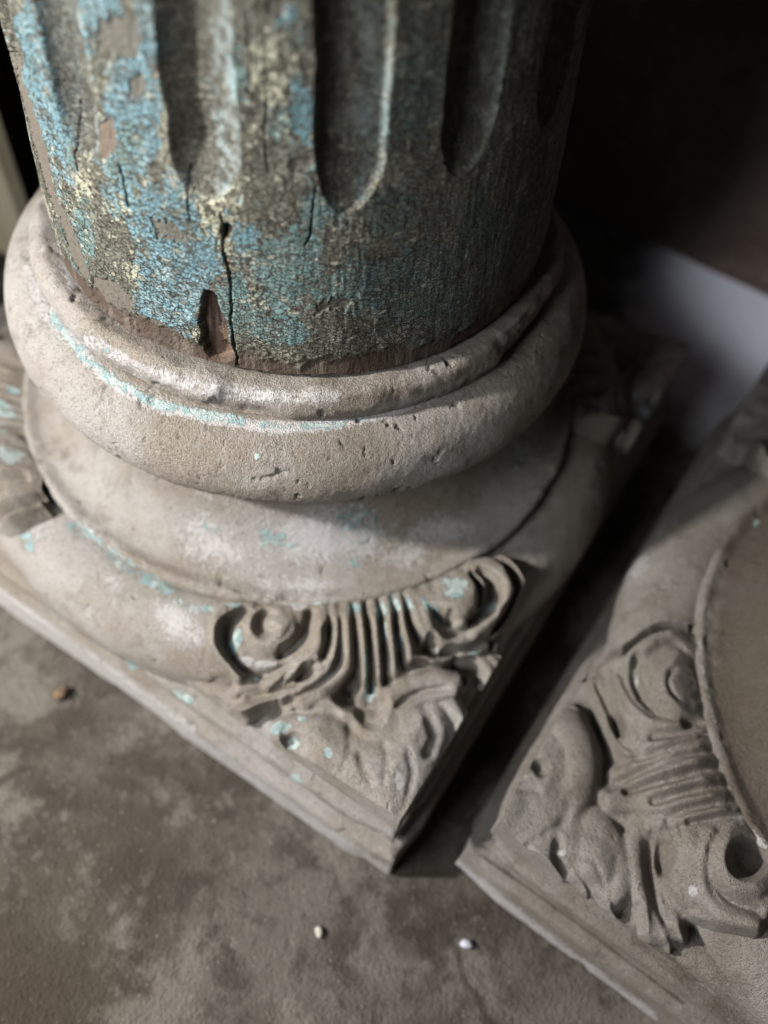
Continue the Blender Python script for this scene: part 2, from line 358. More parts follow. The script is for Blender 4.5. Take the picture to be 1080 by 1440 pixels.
class Relief:
    def __init__(s, X, Y): s.X, s.Y = X, Y; s.R = np.full(X.shape, -.03); s.lab = np.zeros(X.shape, int); s.p = np.zeros(X.shape); s.w = np.zeros(X.shape)
    def up(s, h, lab=0):
        m = h > s.R; s.R = np.where(m, h, s.R)
        if lab is not None: s.lab = np.where(m, lab, s.lab)
    def slab(s, pts, h, soft=8, dome=0, dr=60, lab=0):
        d = dpoly(s.X, s.Y, pts); a = sstep(-soft * .2, soft * 1.3, d); s.up(np.where(d > -soft * .2, h * np.sqrt(a) + dome * np.sqrt(np.clip(d / dr, 0, 1)), -.03), lab)
    def ridge(s, pts, w, h, base=.0, taper=(1, 1), lab=None, p=.5):
        d, u = dpath(s.X, s.Y, pts); ww = w * (taper[0] + (taper[1] - taper[0]) * u) * np.where((u > 0) & (u < 1), 1, 1)
        ww = ww * 1.18; x = np.clip(1 - (d / ww) ** 2, 0, 1); s.up(np.where(x > 0, base + h * x ** p, -.03), lab)
    def carve(s, pts, w, depth, p=1.):
        d, u = dpath(s.X, s.Y, pts); x = np.clip(1 - (d / w) ** 2, 0, 1) ** p; m = s.R > -.02; s.R = np.where(m, np.maximum(s.R - .62 * depth * x, np.minimum(s.R, .018)), s.R)
    def pit(s, cx, cy, rx, ry, ang, depth, edge=.35):
        e = ell(s.X, s.Y, cx, cy, rx, ry, ang); m = s.R > -.02; s.R = np.where(m, np.maximum(s.R - .8 * depth * sstep(1 + edge, 1 - edge, e), np.minimum(s.R, .012)), s.R)
    def dome(s, cx, cy, rx, ry, ang, h, base=0, lab=0, p=.5):
        e = ell(s.X, s.Y, cx, cy, rx, ry, ang); x = np.clip(1 - e * e, 0, 1); s.up(np.where(x > 0, base + h * x ** p, -.03), lab)
    def ring(s, cx, cy, r0, w, h, base, ang=0, sq=1., lab=0):
        e = ell(s.X, s.Y, cx, cy, 1, sq, ang); x = np.clip(1 - ((e - r0) / w) ** 2, 0, 1); s.up(np.where(x > 0, base + h * x ** .5, -.03), lab)
    def paint(s, cx, cy, rx, ry, ang=0, a=1.): s.p = np.maximum(s.p, a * np.clip(1.25 - ell(s.X, s.Y, cx, cy, rx, ry, ang), 0, 1))
    def white(s, cx, cy, rx, ry, ang=0, a=1.): s.w = np.maximum(s.w, a * np.clip(1.25 - ell(s.X, s.Y, cx, cy, rx, ry, ang), 0, 1))
    def done(s): return s.R, s.lab, s.p, s.w

def draw_front(X, Y):
    r = Relief(X, Y)
    # lower leaf: body over the plinth corner
    r.slab([(452, 968), (480, 985), (512, 1018), (545, 985), (600, 965), (636, 985), (640, 1030), (622, 1100), (590, 1165), (556, 1200), (530, 1190), (490, 1150), (440, 1105), (408, 1068), (388, 1028), (408, 990)], .05, 22, .16, 75)
    r.ridge([(553, 1185), (565, 1120), (560, 1060), (535, 1018)], 36, .10, .07, (.5, 1.0))
    r.ridge([(430, 1040), (468, 1060), (510, 1110), (535, 1160)], 42, .075, .05, (.8, .6))
    # left scallops
    r.ridge([(402, 990), (430, 984), (470, 986), (492, 1005)], 13, .05, .085, (.7, 1.2)); r.ridge([(391, 1040), (394, 1022), (415, 1012), (452, 1014)], 9, .045, .08, (.8, 1))
    r.ridge([(392, 1036), (402, 1058), (428, 1072)], 8, .035, .05, (1, .7))
    r.carve([(420, 999), (448, 1001), (470, 1006)], 9, .05); r.pit(412, 1047, 13, 15, 20, .085)
    r.carve([(452, 1112), (446, 1096), (456, 1086), (470, 1094), (472, 1110), (460, 1118)], 4, .022); r.carve([(505, 1060), (512, 1082), (522, 1100)], 7, .03); r.carve([(540, 1048), (545, 1075), (541, 1100)], 6, .03)
    r.carve([(572, 1050), (580, 1085), (574, 1120), (560, 1150)], 6, .02); r.carve([(490, 1010), (492, 1050), (480, 1085)], 6, .018)
    # right lobes with hanging tips
    r.ridge([(537, 1012), (545, 982), (575, 962), (612, 955), (640, 962)], 20, .085, .09, (1, .75)); r.ridge([(560, 1005), (590, 985), (622, 975), (640, 972)], 12, .06, .10, (1, .7))
    r.ridge([(612, 978), (634, 990), (648, 1010), (650, 1026)], 15, .07, .06, (1, .35)); r.carve([(560, 992), (592, 974), (625, 966)], 5, .035); r.carve([(600, 1000), (612, 1030), (604, 1060)], 10, .04)
    # central hollow and nub
    r.slab([(462, 968), (495, 966), (545, 972), (540, 1000), (520, 1022), (498, 1005)], -.005, 6)
    r.pit(507, 985, 34, 16, 10, .13); r.pit(520, 1003, 17, 20, 0, .10); r.dome(526, 1011, 8, 9, 0, .06, .03)
    # palmette slab that hangs from the rim
    r.slab([(300, 856), (330, 834), (400, 828), (470, 830), (540, 824), (600, 810), (650, 775), (704, 780), (724, 822), (712, 862), (696, 905), (702, 935), (680, 930), (640, 925), (600, 935), (570, 952),
            (520, 950), (488, 950), (462, 975), (420, 995), (372, 1008), (340, 1022), (326, 1000), (330, 965), (306, 925), (294, 895)], .085, 13, .02, 40)
    # left volute: leaf rim, trench, coiled ball
    r.ridge([(352, 846), (322, 854), (302, 876), (300, 906), (314, 934), (336, 954)], 8, .075, .10, (1, .9), 1)
    r.carve([(344, 862), (324, 880), (321, 908), (338, 936), (368, 948), (400, 942)], 8, .085, .8)
    r.dome(382, 886, 43, 41, 0, .13, .05, 2, .5); r.pit(374, 876, 17, 20, 20, .13, .4); r.dome(388, 876, 11, 11, 0, .07, .08, 2)
    r.carve([(398, 852), (409, 872), (403, 892), (386, 901), (364, 898)], 4, .018)
    r.carve([(437, 862), (432, 886), (416, 908), (396, 922)], 7, .10, .7)
    # left leaf folds
    r.ridge([(456, 842), (458, 856), (452, 890), (444, 916), (416, 940), (380, 968)], 9, .06, .10, (.8, 1)); r.ridge([(470, 846), (472, 860), (476, 900), (462, 938), (428, 964), (378, 990), (336, 1006)], 9, .07, .10, (.8, 1.3))
    r.ridge([(448, 925), (452, 936), (440, 948)], 6, .05, .12); r.carve([(462, 848), (464, 862), (463, 900), (452, 930)], 4, .08); r.pit(431, 951, 15, 6, -35, .12); r.pit(460, 886, 5, 9, 10, .07)
    r.carve([(412, 934), (398, 956), (384, 972)], 4, .06); r.carve([(372, 948), (350, 962), (336, 966)], 4, .04); r.carve([(350, 984), (390, 976), (420, 966)], 5, .05)
    r.ridge([(330, 975), (345, 968), (370, 968)], 8, .05, .07); r.ridge([(334, 1014), (342, 1000), (372, 996)], 9, .05, .07)
    r.carve([(478, 848), (480, 862), (481, 905), (470, 945), (430, 978), (380, 1002)], 5, .10)
    # ribs
    r.ridge([(485, 838), (487, 852), (490, 900), (487, 940), (464, 966), (428, 986)], 9, .085, .07, (.75, 1.5), 10)
    for i, (pts, w) in enumerate([([(503, 836), (505, 850), (511, 905), (513, 945), (512, 978)], 8), ([(524, 834), (526, 848), (530, 905), (533, 945), (532, 980)], 8.5), ([(543, 831), (545, 845), (551, 895), (555, 950)], 10), ([(560, 826), (562, 840), (568, 882), (577, 925)], 9), ([(575, 820), (577, 834), (586, 872), (604, 898)], 8)]):
        r.ridge(pts, w * 1.12, .09, .07, (.85, 1.1), 11 + i)
    for pts in ([(496, 838), (498, 852), (501, 905), (501, 972)], [(514, 836), (516, 850), (521, 905), (522, 975)], [(534, 832), (536, 846), (541, 900), (543, 960)], [(552, 828), (554, 842), (560, 890), (565, 935)], [(568, 824), (570, 838), (577, 878), (588, 905)]):
        r.carve(pts, 4, .10, .8)
    # right volute
    r.ridge([(664, 793), (694, 796), (714, 820), (710, 850), (694, 874), (670, 893)], 15, .08, .10, (.8, .8), 3)
    r.carve([(672, 810), (686, 826), (686, 848), (666, 866), (652, 872)], 12, .14, .6)
    r.dome(645, 836, 33, 38, -15, .11, .09, 4, .28); r.pit(637, 826, 19, 18, -10, .025, .2)
    r.carve([(588, 834), (600, 858), (628, 872)], 10, .12, .6); r.ridge([(602, 826), (612, 850), (628, 866)], 7, .09, .07, (1, .8), 4)
    r.ridge([(592, 838), (606, 884), (632, 905), (664, 900)], 10, .06, .10); r.dome(650, 876, 13, 10, 0, .08, .09, 0); r.dome(672, 890, 14, 9, -20, .06, .09, 0); r.pit(604, 913, 13, 8, 0, .13); r.dome(615, 915, 8, 8, 0, .05, .08)
    r.ridge([(586, 926), (624, 931), (660, 922), (688, 909)], 7, .07, .09, (.8, .8)); r.carve([(632, 915), (660, 910), (684, 896)], 5, .06)
    r.ridge([(655, 925), (678, 930), (690, 948), (688, 966)], 15, .07, .06, (1, .4)); r.ridge([(690, 925), (700, 932), (698, 945)], 8, .05, .07, (1, .4))
    # paint caught in the carving
    for a in [(333, 898, 9, 22, 10), (326, 912, 8, 14), (516, 940, 5, 44, 0, .9), (521, 975, 8, 14), (500, 855, 12, 8), (538, 858, 10, 12), (556, 850, 9, 14), (541, 890, 4, 30), (640, 824, 22, 20, 0, .8), (606, 860, 9, 24, -35), (618, 872, 16, 7), (684, 856, 16, 8, -35),
              (665, 918, 9, 5), (560, 905, 5, 20), (358, 955, 8, 5), (395, 1024, 22, 12, -20), (412, 1046, 10, 12), (425, 1010, 8, 5), (462, 1058, 8, 10, 20, .8), (412, 1095, 8, 6), (575, 850, 6, 16), (408, 846, 22, 6, 0, .7), (330, 850, 20, 6, 0, .6)]: r.paint(*a)
    for a in [(345, 930, 14, 10), (372, 935, 22, 8), (420, 852, 14, 7), (690, 852, 10, 6), (562, 1100, 9, 14, 0, .8), (612, 916, 8, 6)]: r.white(*a)
    return r.done()

def draw_side(X, Y):
    r = Relief(X, Y)
    # lower leaf body
    r.slab([(700, 1098), (726, 1040), (770, 1006), (812, 1012), (834, 1040), (838, 1090), (826, 1128), (850, 1160), (880, 1215), (882, 1260), (856, 1290), (830, 1255), (800, 1238), (762, 1238), (720, 1212), (668, 1190), (652, 1165), (672, 1130)], .05, 20, .09, 60)
    r.ridge([(672, 1170), (700, 1140), (745, 1120), (790, 1125)], 44, .09, .05, (.5, .9)); r.dome(708, 1135, 52, 42, -35, .09, .07)
    r.ridge([(800, 1020), (815, 1060), (812, 1105), (800, 1130)], 26, .09, .06, (.9, 1)); r.ridge([(728, 1055), (760, 1030), (790, 1012)], 22, .05, .05); r.ridge([(718, 1090), (740, 1098), (770, 1096)], 9, .05, .07)
    r.pit(760, 1080, 9, 10, 0, .10); r.pit(727, 1092, 11, 7, 0, .09); r.ridge([(838, 1158), (862, 1190), (876, 1225), (872, 1255)], 22, .07, .06, (1, .7)); r.dome(840, 1205, 34, 45, -25, .10, .06)
    r.ridge([(844, 1230), (853, 1262), (853, 1290)], 12, .06, .05, (1, .4)); r.ridge([(800, 1215), (812, 1240), (822, 1255)], 9, .05, .04, (1, .5)); r.dome(763, 1205, 21, 24, 10, .05, .09); r.carve([(742, 1190), (740, 1212), (756, 1228)], 5, .05)
    r.carve([(784, 1182), (786, 1210), (798, 1232)], 8, .07); r.dome(789, 1199, 7, 7, 0, .07, .07); r.carve([(744, 1190), (765, 1172), (790, 1160)], 4, .02); r.carve([(800, 1130), (790, 1160), (770, 1175)], 9, .03)
    r.carve([(690, 1104), (722, 1108), (756, 1112)], 6, .04); r.carve([(760, 1040), (752, 1066), (744, 1090)], 5, .03); r.carve([(838, 1215), (848, 1240), (850, 1262)], 5, .025)
    # palmette slab from the rim
    r.slab([(822, 952), (862, 926), (898, 900), (936, 886), (972, 888), (1012, 905), (1030, 985), (1042, 1060), (1062, 1120), (1092, 1168), (1112, 1220), (1082, 1300), (1050, 1312), (1004, 1304), (974, 1300), (962, 1325), (938, 1330),
            (902, 1318), (886, 1280), (888, 1215), (880, 1170), (842, 1142), (836, 1110), (862, 1090), (850, 1050), (832, 1000)], .09, 8, .02, 40)
    # upper volute
    r.ridge([(884, 930), (904, 908), (934, 893), (966, 896), (984, 918)], 13, .06, .10, (1, .8), 1); r.ridge([(858, 936), (878, 930), (892, 938)], 12, .05, .09)
    r.carve([(896, 926), (893, 956), (908, 990), (940, 1014), (985, 1020)], 8, .10, .6); r.dome(957, 962, 46, 52, 10, .12, .07, 2, .5); r.ring(967, 958, 24, 3.5, -.02, .15, 0, 1, 2)
    e = ell(X, Y, 967, 958, 26, 26, 0); r.R -= .05 * np.exp(-((e - 1) / .13) ** 2); r.carve([(925, 900), (950, 906), (972, 920)], 4, .03)
    r.ridge([(866, 956), (882, 985), (912, 1012), (950, 1022)], 11, .05, .09, (.8, 1)); r.carve([(872, 950), (890, 985), (920, 1006)], 3, .04)
    r.ridge([(822, 954), (836, 990), (856, 1034), (878, 1058), (906, 1062)], 6.5, .09, .07, (1, 1)); r.carve([(838, 966), (858, 1000), (872, 1030)], 5, .05); r.pit(867, 1026, 6, 17, -20, .13); r.dome(890, 1036, 12, 14, 0, .05, .08)
    # ribs, fanning from the rim into one stem
    ribs = [[(1028, 1027), (996, 1030), (955, 1040), (912, 1048)], [(1030, 1040), (998, 1043), (955, 1054), (915, 1070), (866, 1092)], [(1034, 1061), (1002, 1064), (955, 1078), (912, 1092), (862, 1112)], [(1044, 1089), (1012, 1092), (960, 1101), (912, 1116), (860, 1124)], [(1056, 1113), (1024, 1116), (972, 1123), (925, 1134), (862, 1132)], [(1066, 1133), (1034, 1136), (990, 1142), (948, 1152), (915, 1166)]]
    for i, p in enumerate(ribs): r.ridge(p, 10, .075, .085, (.9, 1.15), 10 + i)
    for p in ([(1026, 1023), (994, 1026), (953, 1032), (917, 1036)], [(1029, 1033), (997, 1036), (956, 1049), (911, 1062), (891, 1065)], [(1032, 1051), (1000, 1054), (943, 1065), (904, 1083), (865, 1101)], [(1039, 1077), (1007, 1080), (956, 1091), (917, 1101), (880, 1113)], [(1055, 1103), (1023, 1106), (969, 1113), (917, 1128)], [(1060, 1123), (1028, 1126), (988, 1133), (955, 1143), (936, 1154)], [(1068, 1143), (1036, 1146), (998, 1152), (968, 1156)]):
        r.carve(p, 4.5, .08, .6)
    r.pit(860, 1102, 12, 8, -30, .10)
    # lower volute and petal
    r.ridge([(905, 1150), (893, 1190), (898, 1240), (906, 1285), (903, 1318)], 15, .07, .07, (1, .5)); r.ridge([(925, 1262), (932, 1300), (938, 1334)], 10, .06, .06, (1, .4)); r.ridge([(945, 1280), (962, 1322)], 9, .05, .07, (1, .5))
    r.carve([(918, 1165), (913, 1215), (920, 1265), (935, 1300)], 5, .07, .7); r.dome(960, 1222, 34, 62, 0, .07, .09, 3, .4); r.pit(931, 1208, 9, 24, -5, .12, .3)
    for p in ([(924, 1172), (940, 1164), (950, 1184)], [(941, 1156), (955, 1160), (958, 1176)]): r.carve(p, 4, .05)
    r.ridge([(1000, 1170), (985, 1210), (990, 1260), (1020, 1292), (1060, 1302)], 12, .06, .09, (.8, 1.1)); r.carve([(1000, 1195), (1008, 1240), (1030, 1268), (1066, 1280)], 6, .09, .7)
    r.ring(1052, 1210, 36, 22, .11, .06, 0, 1, 4); r.pit(1052, 1208, 25, 26, 0, .20, .25); r.carve([(962, 1240), (966, 1270), (978, 1290)], 4, .04); r.pit(975, 1306, 14, 12, 0, .08)
    r.ridge([(974, 1288), (1003, 1300), (1052, 1308)], 5, .05, .09)
    for a in [(893, 960, 5, 14, 0, .5)]: r.white(*a)
    for a in [(995, 1030, 8, 4), (1040, 1150, 9, 14, -40, .7), (790, 1199, 6, 6), (975, 1252, 8, 10)]: r.white(*a)
    return r.done()

# ------------------------------------------------------------------ wear on the main base, traced from where it shows
def mk(paint=(), white=(), stain=(), fn=None):
    def f(P, wp):
        X, Y = to_px(wp); out = []
        for L in (paint, white, stain):
            a = np.zeros(X.shape)
            for e in L:
                if e[0] == 'p': d, _ = dpath(X, Y, e[1]); v = e[3] * np.clip(1.25 - d / e[2], 0, 1)
                else: v = (e[5] if len(e) > 5 else 1) * np.clip(1.25 - ell(X, Y, *e[:5]), 0, 1)
                a = np.maximum(a, v)
            out.append(a)
        m = np.stack(out, -1)
        # only the side towards the photograph was traced; keep the rest plain
        return m
    return f
GROOVE = [(66, 410), (90, 455), (130, 512), (200, 562), (270, 583), (330, 590), (400, 600), (470, 598), (530, 580), (600, 572), (660, 548)]
main_masks = {
    't': mk(paint=[('p', [(76, 445), (120, 505), (190, 552), (250, 576), (330, 590)], 11, .62), ('p', [(330, 592), (400, 600), (460, 597), (530, 582)], 9, .55), (362, 642, 7, 7, 0, .8), (275, 628, 9, 6, 0, .6), (70, 305, 14, 12, 0, .5)],
            white=[('p', [(76, 440), (130, 512), (200, 560), (300, 588), (400, 601), (500, 590), (560, 575)], 12, .72), ('p', [(560, 575), (620, 552), (680, 515)], 10, .65), ('p', [(40, 380), (60, 430), (95, 480)], 14, .45)],
            stain=[(430, 690, 300, 22, -4, .45), (790, 470, 60, 120, 20, .6)]),
    'f': mk(paint=[(165, 460, 26, 12, 35, .5), (150, 490, 10, 10, 0, .5), ('p', [(200, 555), (300, 580)], 8, .4)], white=[('p', [(130, 480), (200, 520), (300, 548), (400, 558), (470, 556)], 18, .48), ('p', [(90, 300), (100, 400)], 14, .5)], stain=[('p', [(480, 565), (600, 545), (700, 490), (770, 400)], 16, .6), (640, 520, 120, 14, -25, .5)]),
    's': mk(paint=[(500, 735, 40, 36, 0, .72), (385, 758, 50, 18, 10, .66), (495, 790, 18, 12, 0, .55), (300, 745, 30, 12, 20, .35), (730, 640, 40, 40, 0, .5), ('p', [(110, 735), (170, 785), (250, 832), (300, 848)], 8, .55), (280, 845, 40, 9, 10, .6), ('p', [(440, 850), (560, 835), (600, 820)], 5, .45)],
            white=[(460, 755, 140, 50, 0, .62), (300, 760, 90, 50, 20, .48), (620, 745, 90, 30, -10, .55), (420, 820, 80, 18, 0, .5), (560, 780, 60, 30, 0, .5), (300, 700, 80, 12, 15, .3)], stain=[(110, 640, 60, 70, 50, .4), (560, 820, 100, 14, -12, .35), (720, 640, 80, 60, -40, .4)]),
    'c': mk(paint=[('p', [(70, 700), (110, 745), (180, 800), (260, 848), (300, 860)], 12, .5), (40, 760, 30, 10, 70, .6), (180, 935, 12, 9)], white=[(250, 875, 60, 34, 40, .62), (60, 740, 30, 30, 0, .4), (160, 820, 40, 20, 40, .35)], stain=[(330, 830, 30, 12, 0, .3)]),
    'p': mk(paint=[(187, 935, 9, 9), (255, 978, 24, 9, 35, .7), (418, 1096, 12, 8, 30, .9), (30, 770, 30, 8, 70, .6)], white=[('p', [(-20, 832), (120, 930), (260, 1030)], 18, .85), ('p', [(260, 1030), (400, 1132), (545, 1228)], 13, .55)], stain=[('p', [(300, 1000), (400, 1085), (500, 1160)], 9, .45)]),
}
side_masks = {
    's': mk(white=[('p', [(982, 880), (990, 950), (1015, 1050)], 5, .35), ('p', [(1018, 1108), (1036, 1150), (1074, 1190)], 8, .6)], paint=[(1063, 735, 7, 8, 0, .9)], stain=[(1075, 930, 95, 330, 0, 1.3)]),
    'p': mk(white=[('p', [(632, 1208), (760, 1312), (918, 1432)], 12, .6)], stain=[('p', [(900, 1318), (980, 1392), (1070, 1470)], 26, .62), ('p', [(680, 1205), (800, 1290), (960, 1410)], 5, .8)]),
    'c': mk(white=[(890, 790, 50, 40, -50, .5), (920, 760, 60, 22, -50, .4)], stain=[(960, 850, 40, 60, 0, .3)]),
}
OFF2 = (3.1651, -1.5527); PHI, PHI2 = .28958, .25214
orn_main = make_ornament((0, 0), PHI - math.pi / 2, draw_front, 3.)
orn_side = make_ornament(OFF2, PHI2 + math.pi, draw_side, 21.)
b1 = make_base((0, 0), PHI, -90, M_STONE, 1, main_masks, orn_main)
tag(b1, 'weathered sandstone column base with blue-green paint traces carrying the fluted wooden shaft', 'column base', 'carved stone column bases')
b2 = make_base(OFF2, PHI2, -170, M_STONE2, 2, side_masks, orn_side)
tag(b2, 'duller grey-brown stone column base, dim light put into its colour, no shaft in view, cut off by the right edge', 'column base', 'carved stone column bases')

# ------------------------------------------------------------------ wooden shaft
Z0, KT = 1.8115, -.0611
FL = [-124.2, -98.6, -74.9, -53.4, -31.0, -9, 13.5, 36, 58.5, 81, 103.5, 126, 148.5, 171, 193.5, 212.5]
FE = [.585, .600, .605, .665, .70] + [.64] * 11
def make_shaft():
    az = np.concatenate([np.arange(-152, 4, .19), np.arange(4, 208, .9)]); zz = np.concatenate([np.linspace(-.012, 1.32, 470), np.linspace(1.335, 9, 60)])
    A, Z = np.meshgrid(az, zz, indexing='ij'); a = np.radians(A); r = 1 + KT * np.minimum(Z, 2.2)
    P = np.stack([np.cos(a) * r, np.sin(a) * r, Z + Z0], -1)
    X, Y = to_px(P)
    Q = P * np.array([1, 1, 1.])
    wob = fbm(Q, 5, 3); wa = A + wob * 1.2
    D = np.zeros(A.shape); fin = np.zeros(A.shape); fx = np.zeros(A.shape)
    for c, e in zip(FL, FE):
        hw = 6.0; x = ((wa - c + 180) % 360 - 180) / hw; L = .18
        y = np.clip((e + L - Z - .02 * wob) / L, 0, None); q = x * x + y * y
        xs_ = np.where(x < -.2, -(-.2 - x) / .8, (x + .2) / 1.2); q2 = xs_ * xs_ + y * y * .9
        dep = .060 * np.clip(1 - q2, 0, 1) ** .7 * (1 - .2 * sstep(0, 1, y))
        D -= dep; fin = np.maximum(fin, sstep(1.05, .75, q)); fx = np.where(q < 1.2, x, fx)
    D += .010 * fbm(Q, 1.8, 3) + .004 * fbm(Q * np.array([1, 1, .35]), 16, 4) + .0022 * fbm(Q * np.array([1, 1, .2]), 60, 3)
    F2 = fbm(Q, 6, 5, .6); F3 = fbm(Q, 17, 4, .6, 9.); F4 = fbm(Q, 45, 3, .6, 4.); N = F2 * .6 + F3 * .5 + F4 * .45
    def zone(ells, k=.9, lo=.0, hi=.10):
        v = np.full(A.shape, -9.)
        for e in ells: v = np.maximum(v, (1 - ell(X, Y, *e[:5])) * (e[5] if len(e) > 5 else 1))
        return sstep(lo, hi, v + N * k)
    def big(s, off, lo, hi): return sstep(lo, hi, fbm(Q * np.array([1, 1, .7]), s, 5, .6, off) + .25 * F4)
    col = np.empty(A.shape + (3,)); crk = np.full(A.shape, .8)
    def lay(mask, c, k=None):
        nonlocal col, crk
        col = col * (1 - mask[..., None]) + np.array(c) * mask[..., None]
        if k is not None: crk = crk * (1 - mask) + k * mask
    OLIVE, CREAM, BLUE, TEAL, BARE, DARK, GRIME_SHADE, PALE = (.100, .097, .074), (.36, .35, .285), (.135, .245, .285), (.118, .200, .198), (.105, .098, .082), (.075, .045, .030), (.046, .041, .031), (.36, .47, .50)
    col[:] = OLIVE
    lay(big(3.2, 2., .02, .20), (.21, .20, .15)); lay(big(7, 5., .10, .25), CREAM, 1); lay(big(5, 8., .14, .3), (.12, .20, .20))
    lay(zone([(175, 285, 45, 60, 20, .8), (310, 300, 50, 70, 0, .8), (385, 130, 55, 130, 0, .55), (200, 400, 20, 60, -30, .9), (380, 410, 50, 40, 0, .9), (500, 90, 40, 110, 0, .2), (120, 250, 20, 70, 0, .7)], 1.3, .25, .45), (.40, .39, .29), 1)
    lay(zone([(185, 150, 52, 165, 6), (60, 110, 36, 150, -14), (248, 400, 58, 90, 25), (225, 310, 60, 70, 0, .7), (120, 20, 70, 60, 0, .8)], 1.15, .10, .20), BLUE, .85)
    lay(zone([(425, 160, 22, 60, 0), (300, 90, 26, 120, 0, .4), (400, 20, 30, 30, 0, .6), (350, 330, 40, 60, 0, .7), (420, 120, 16, 20, 0)], 1.2, .25, .35), (.12, .235, .275), .7)
    lay(zone([(410, 370, 75, 80, 0), (390, 460, 60, 30, 0), (515, 400, 90, 55, -10, .8), (450, 300, 40, 40, 0, .6), (600, 400, 90, 90, 0, .7), (690, 330, 80, 120, 0, .5), (560, 300, 50, 60, 0, .4), (330, 130, 16, 110, 0, .3), (590, 100, 40, 110, 0, .35), (120, 330, 22, 60, 0, .8), (170, 230, 30, 60, 0, .4)], 1.2, .2, .32), TEAL, .8)
    lay(zone([(245, 430, 40, 70, 30, .5), (200, 40, 26, 40, 0, .6)], 1.6, .45, .5), (.26, .40, .45), .6)
    # flutes: grime deepened with painted shade; chalky film and painted light on right-hand walls
    fw = fin * sstep(-.15, .2, .55 + N); lay(fw * .88, GRIME_SHADE, .25)
    right = fin * sstep(.0, .5, fx + .35 * N); vis = (X < 570) * np.where((X > 190) & (X < 370), 1, .6)
    lay(right * vis * sstep(-.2, .3, N) * .75, PALE, .2)
    arr = np.exp(-((fx - .98) / .10) ** 2) * (fin > .02) * sstep(-.2, .3, N); lay(arr * .7 * (X < 720), (.34, .50, .52), .1)
    # dark patina plus painted shade over the right-hand side of the shaft
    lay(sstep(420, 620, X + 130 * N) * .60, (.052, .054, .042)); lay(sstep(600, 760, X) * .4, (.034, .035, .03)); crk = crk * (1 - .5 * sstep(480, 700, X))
    veil = sstep(-.05, .45, fbm(Q * np.array([1, 1, .6]), 13, 4, .65, 31.)); lay(veil * .34, (.27, .275, .235)); veil = sstep(.05, .4, fbm(Q * np.array([1, 1, .45]), 22, 4, .65, 57.)); lay(veil * .5, (.075, .07, .052))
    lay(sstep(.1, .4, F4 + .5 * F3) * .18, (.33, .33, .27))
    # bare wood
    def bare(ells, k, lo, hi, c, depth, ck=.0):
        nonlocal D
        m = zone(ells, k, lo, hi); lay(m, c, ck); D = D - depth * m
    bare([(167, 55, 40, 36, 20), (192, 122, 16, 20, 0), (240, 325, 35, 14, 25, .7), (420, 230, 22, 14, 0, .8), (470, 430, 30, 12, -15, .6), (385, 8, 20, 18, 0, .8)], 1.15, .1, .22, BARE, .005)
    bare([(148, 195, 18, 34, 5)], .6, .1, .2, (.13, .10, .078), .004)
    bare([(52, 200, 9, 150, -16, .7), (104, 345, 10, 70, -20), (156, 420, 42, 27, 38), (215, 464, 56, 16, 25)], .6, .12, .2, (.120, .104, .085), .007)
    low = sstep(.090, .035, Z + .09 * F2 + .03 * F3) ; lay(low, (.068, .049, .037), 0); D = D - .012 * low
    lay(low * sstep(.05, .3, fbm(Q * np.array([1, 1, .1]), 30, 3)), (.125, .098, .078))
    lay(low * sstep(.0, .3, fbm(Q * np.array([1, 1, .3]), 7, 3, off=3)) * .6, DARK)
    # fresh notch beside the split
    nt = dpoly(X + 4 * F3 * 2, Y, [(284, 408), (300, 415), (312, 445), (322, 478), (324, 508), (292, 506), (282, 470), (280, 435)]); m = sstep(-2, 2, nt)
    lay(m, (.060, .036, .026), 0); lay(m * sstep(-.1, .3, fbm(Q * np.array([1, 1, .12]), 42, 3)), (.15, .10, .074)); D = D - .040 * m
    # splits
    for pts, w, dp in (([(334, 530), (331, 500), (325, 450), (323, 400), (319, 370), (312, 345), (316, 322), (309, 300)], 1.9, .05), ([(444, 262), (441, 300), (437, 330), (431, 345)], 1.6, .03), ([(262, 240), (264, 275), (268, 310)], 1.3, .02),
                       ([(167, 232), (176, 265), (180, 290)], 1.3, .02), ([(92, 150), (104, 215), (109, 240)], 1.4, .02), ([(372, 90), (375, 140), (372, 200), (376, 240)], 1.2, .012), ([(348, 20), (352, 90), (350, 130)], 1.2, .012)):
        d, _ = dpath(X + 1.5 * F4 + 5 * F3, Y, pts); m = np.clip(1 - (d / w) ** 2, 0, 1); D = D - dp * m; lay(sstep(0, .6, m), (.03, .022, .017), 0)
    d = ell(X, Y, 318, 325, 9, 12, 0); D -= .04 * np.clip(1 - d * d, 0, 1); lay(np.clip(1.3 - d, 0, 1) * .8, (.05, .04, .03), 0)
    # paint thickness
    nn = np.stack([np.cos(a), np.sin(a), np.zeros_like(a)], -1); P = P + nn * D[..., None]
    # uneven foot
    foot = sstep(.06, 0, Z); P[..., 2] -= foot * (.010 * fbm(Q, 4, 3)); 
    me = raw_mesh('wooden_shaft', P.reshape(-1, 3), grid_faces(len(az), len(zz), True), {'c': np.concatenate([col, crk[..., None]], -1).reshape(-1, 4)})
    k = NT('crackled_paint_on_wood'); C, _, _, _, al = k.attr('c')
    W1 = k.warp(k.warp(k.vec(k.P, (1, 1, 1.9)), 6, .10), 60, .016)
    e1 = k.vor(W1, 40, 'DISTANCE_TO_EDGE'); f1 = k.vor(W1, 40, 'F1', 'Color'); sp = k.n('ShaderNodeSeparateColor'); k.put(sp.inputs[0], f1)
    W2 = k.vec(W1, (1.6, 1.6, .45)); e2 = k.vor(W2, 26, 'DISTANCE_TO_EDGE')
    n3 = k.noise(k.P, 60, 4, .7); n2 = k.noise(k.P, 11, 5, .65); n5 = k.noise(k.vec(k.P, (1, 1, .16)), 42, 4, .7)
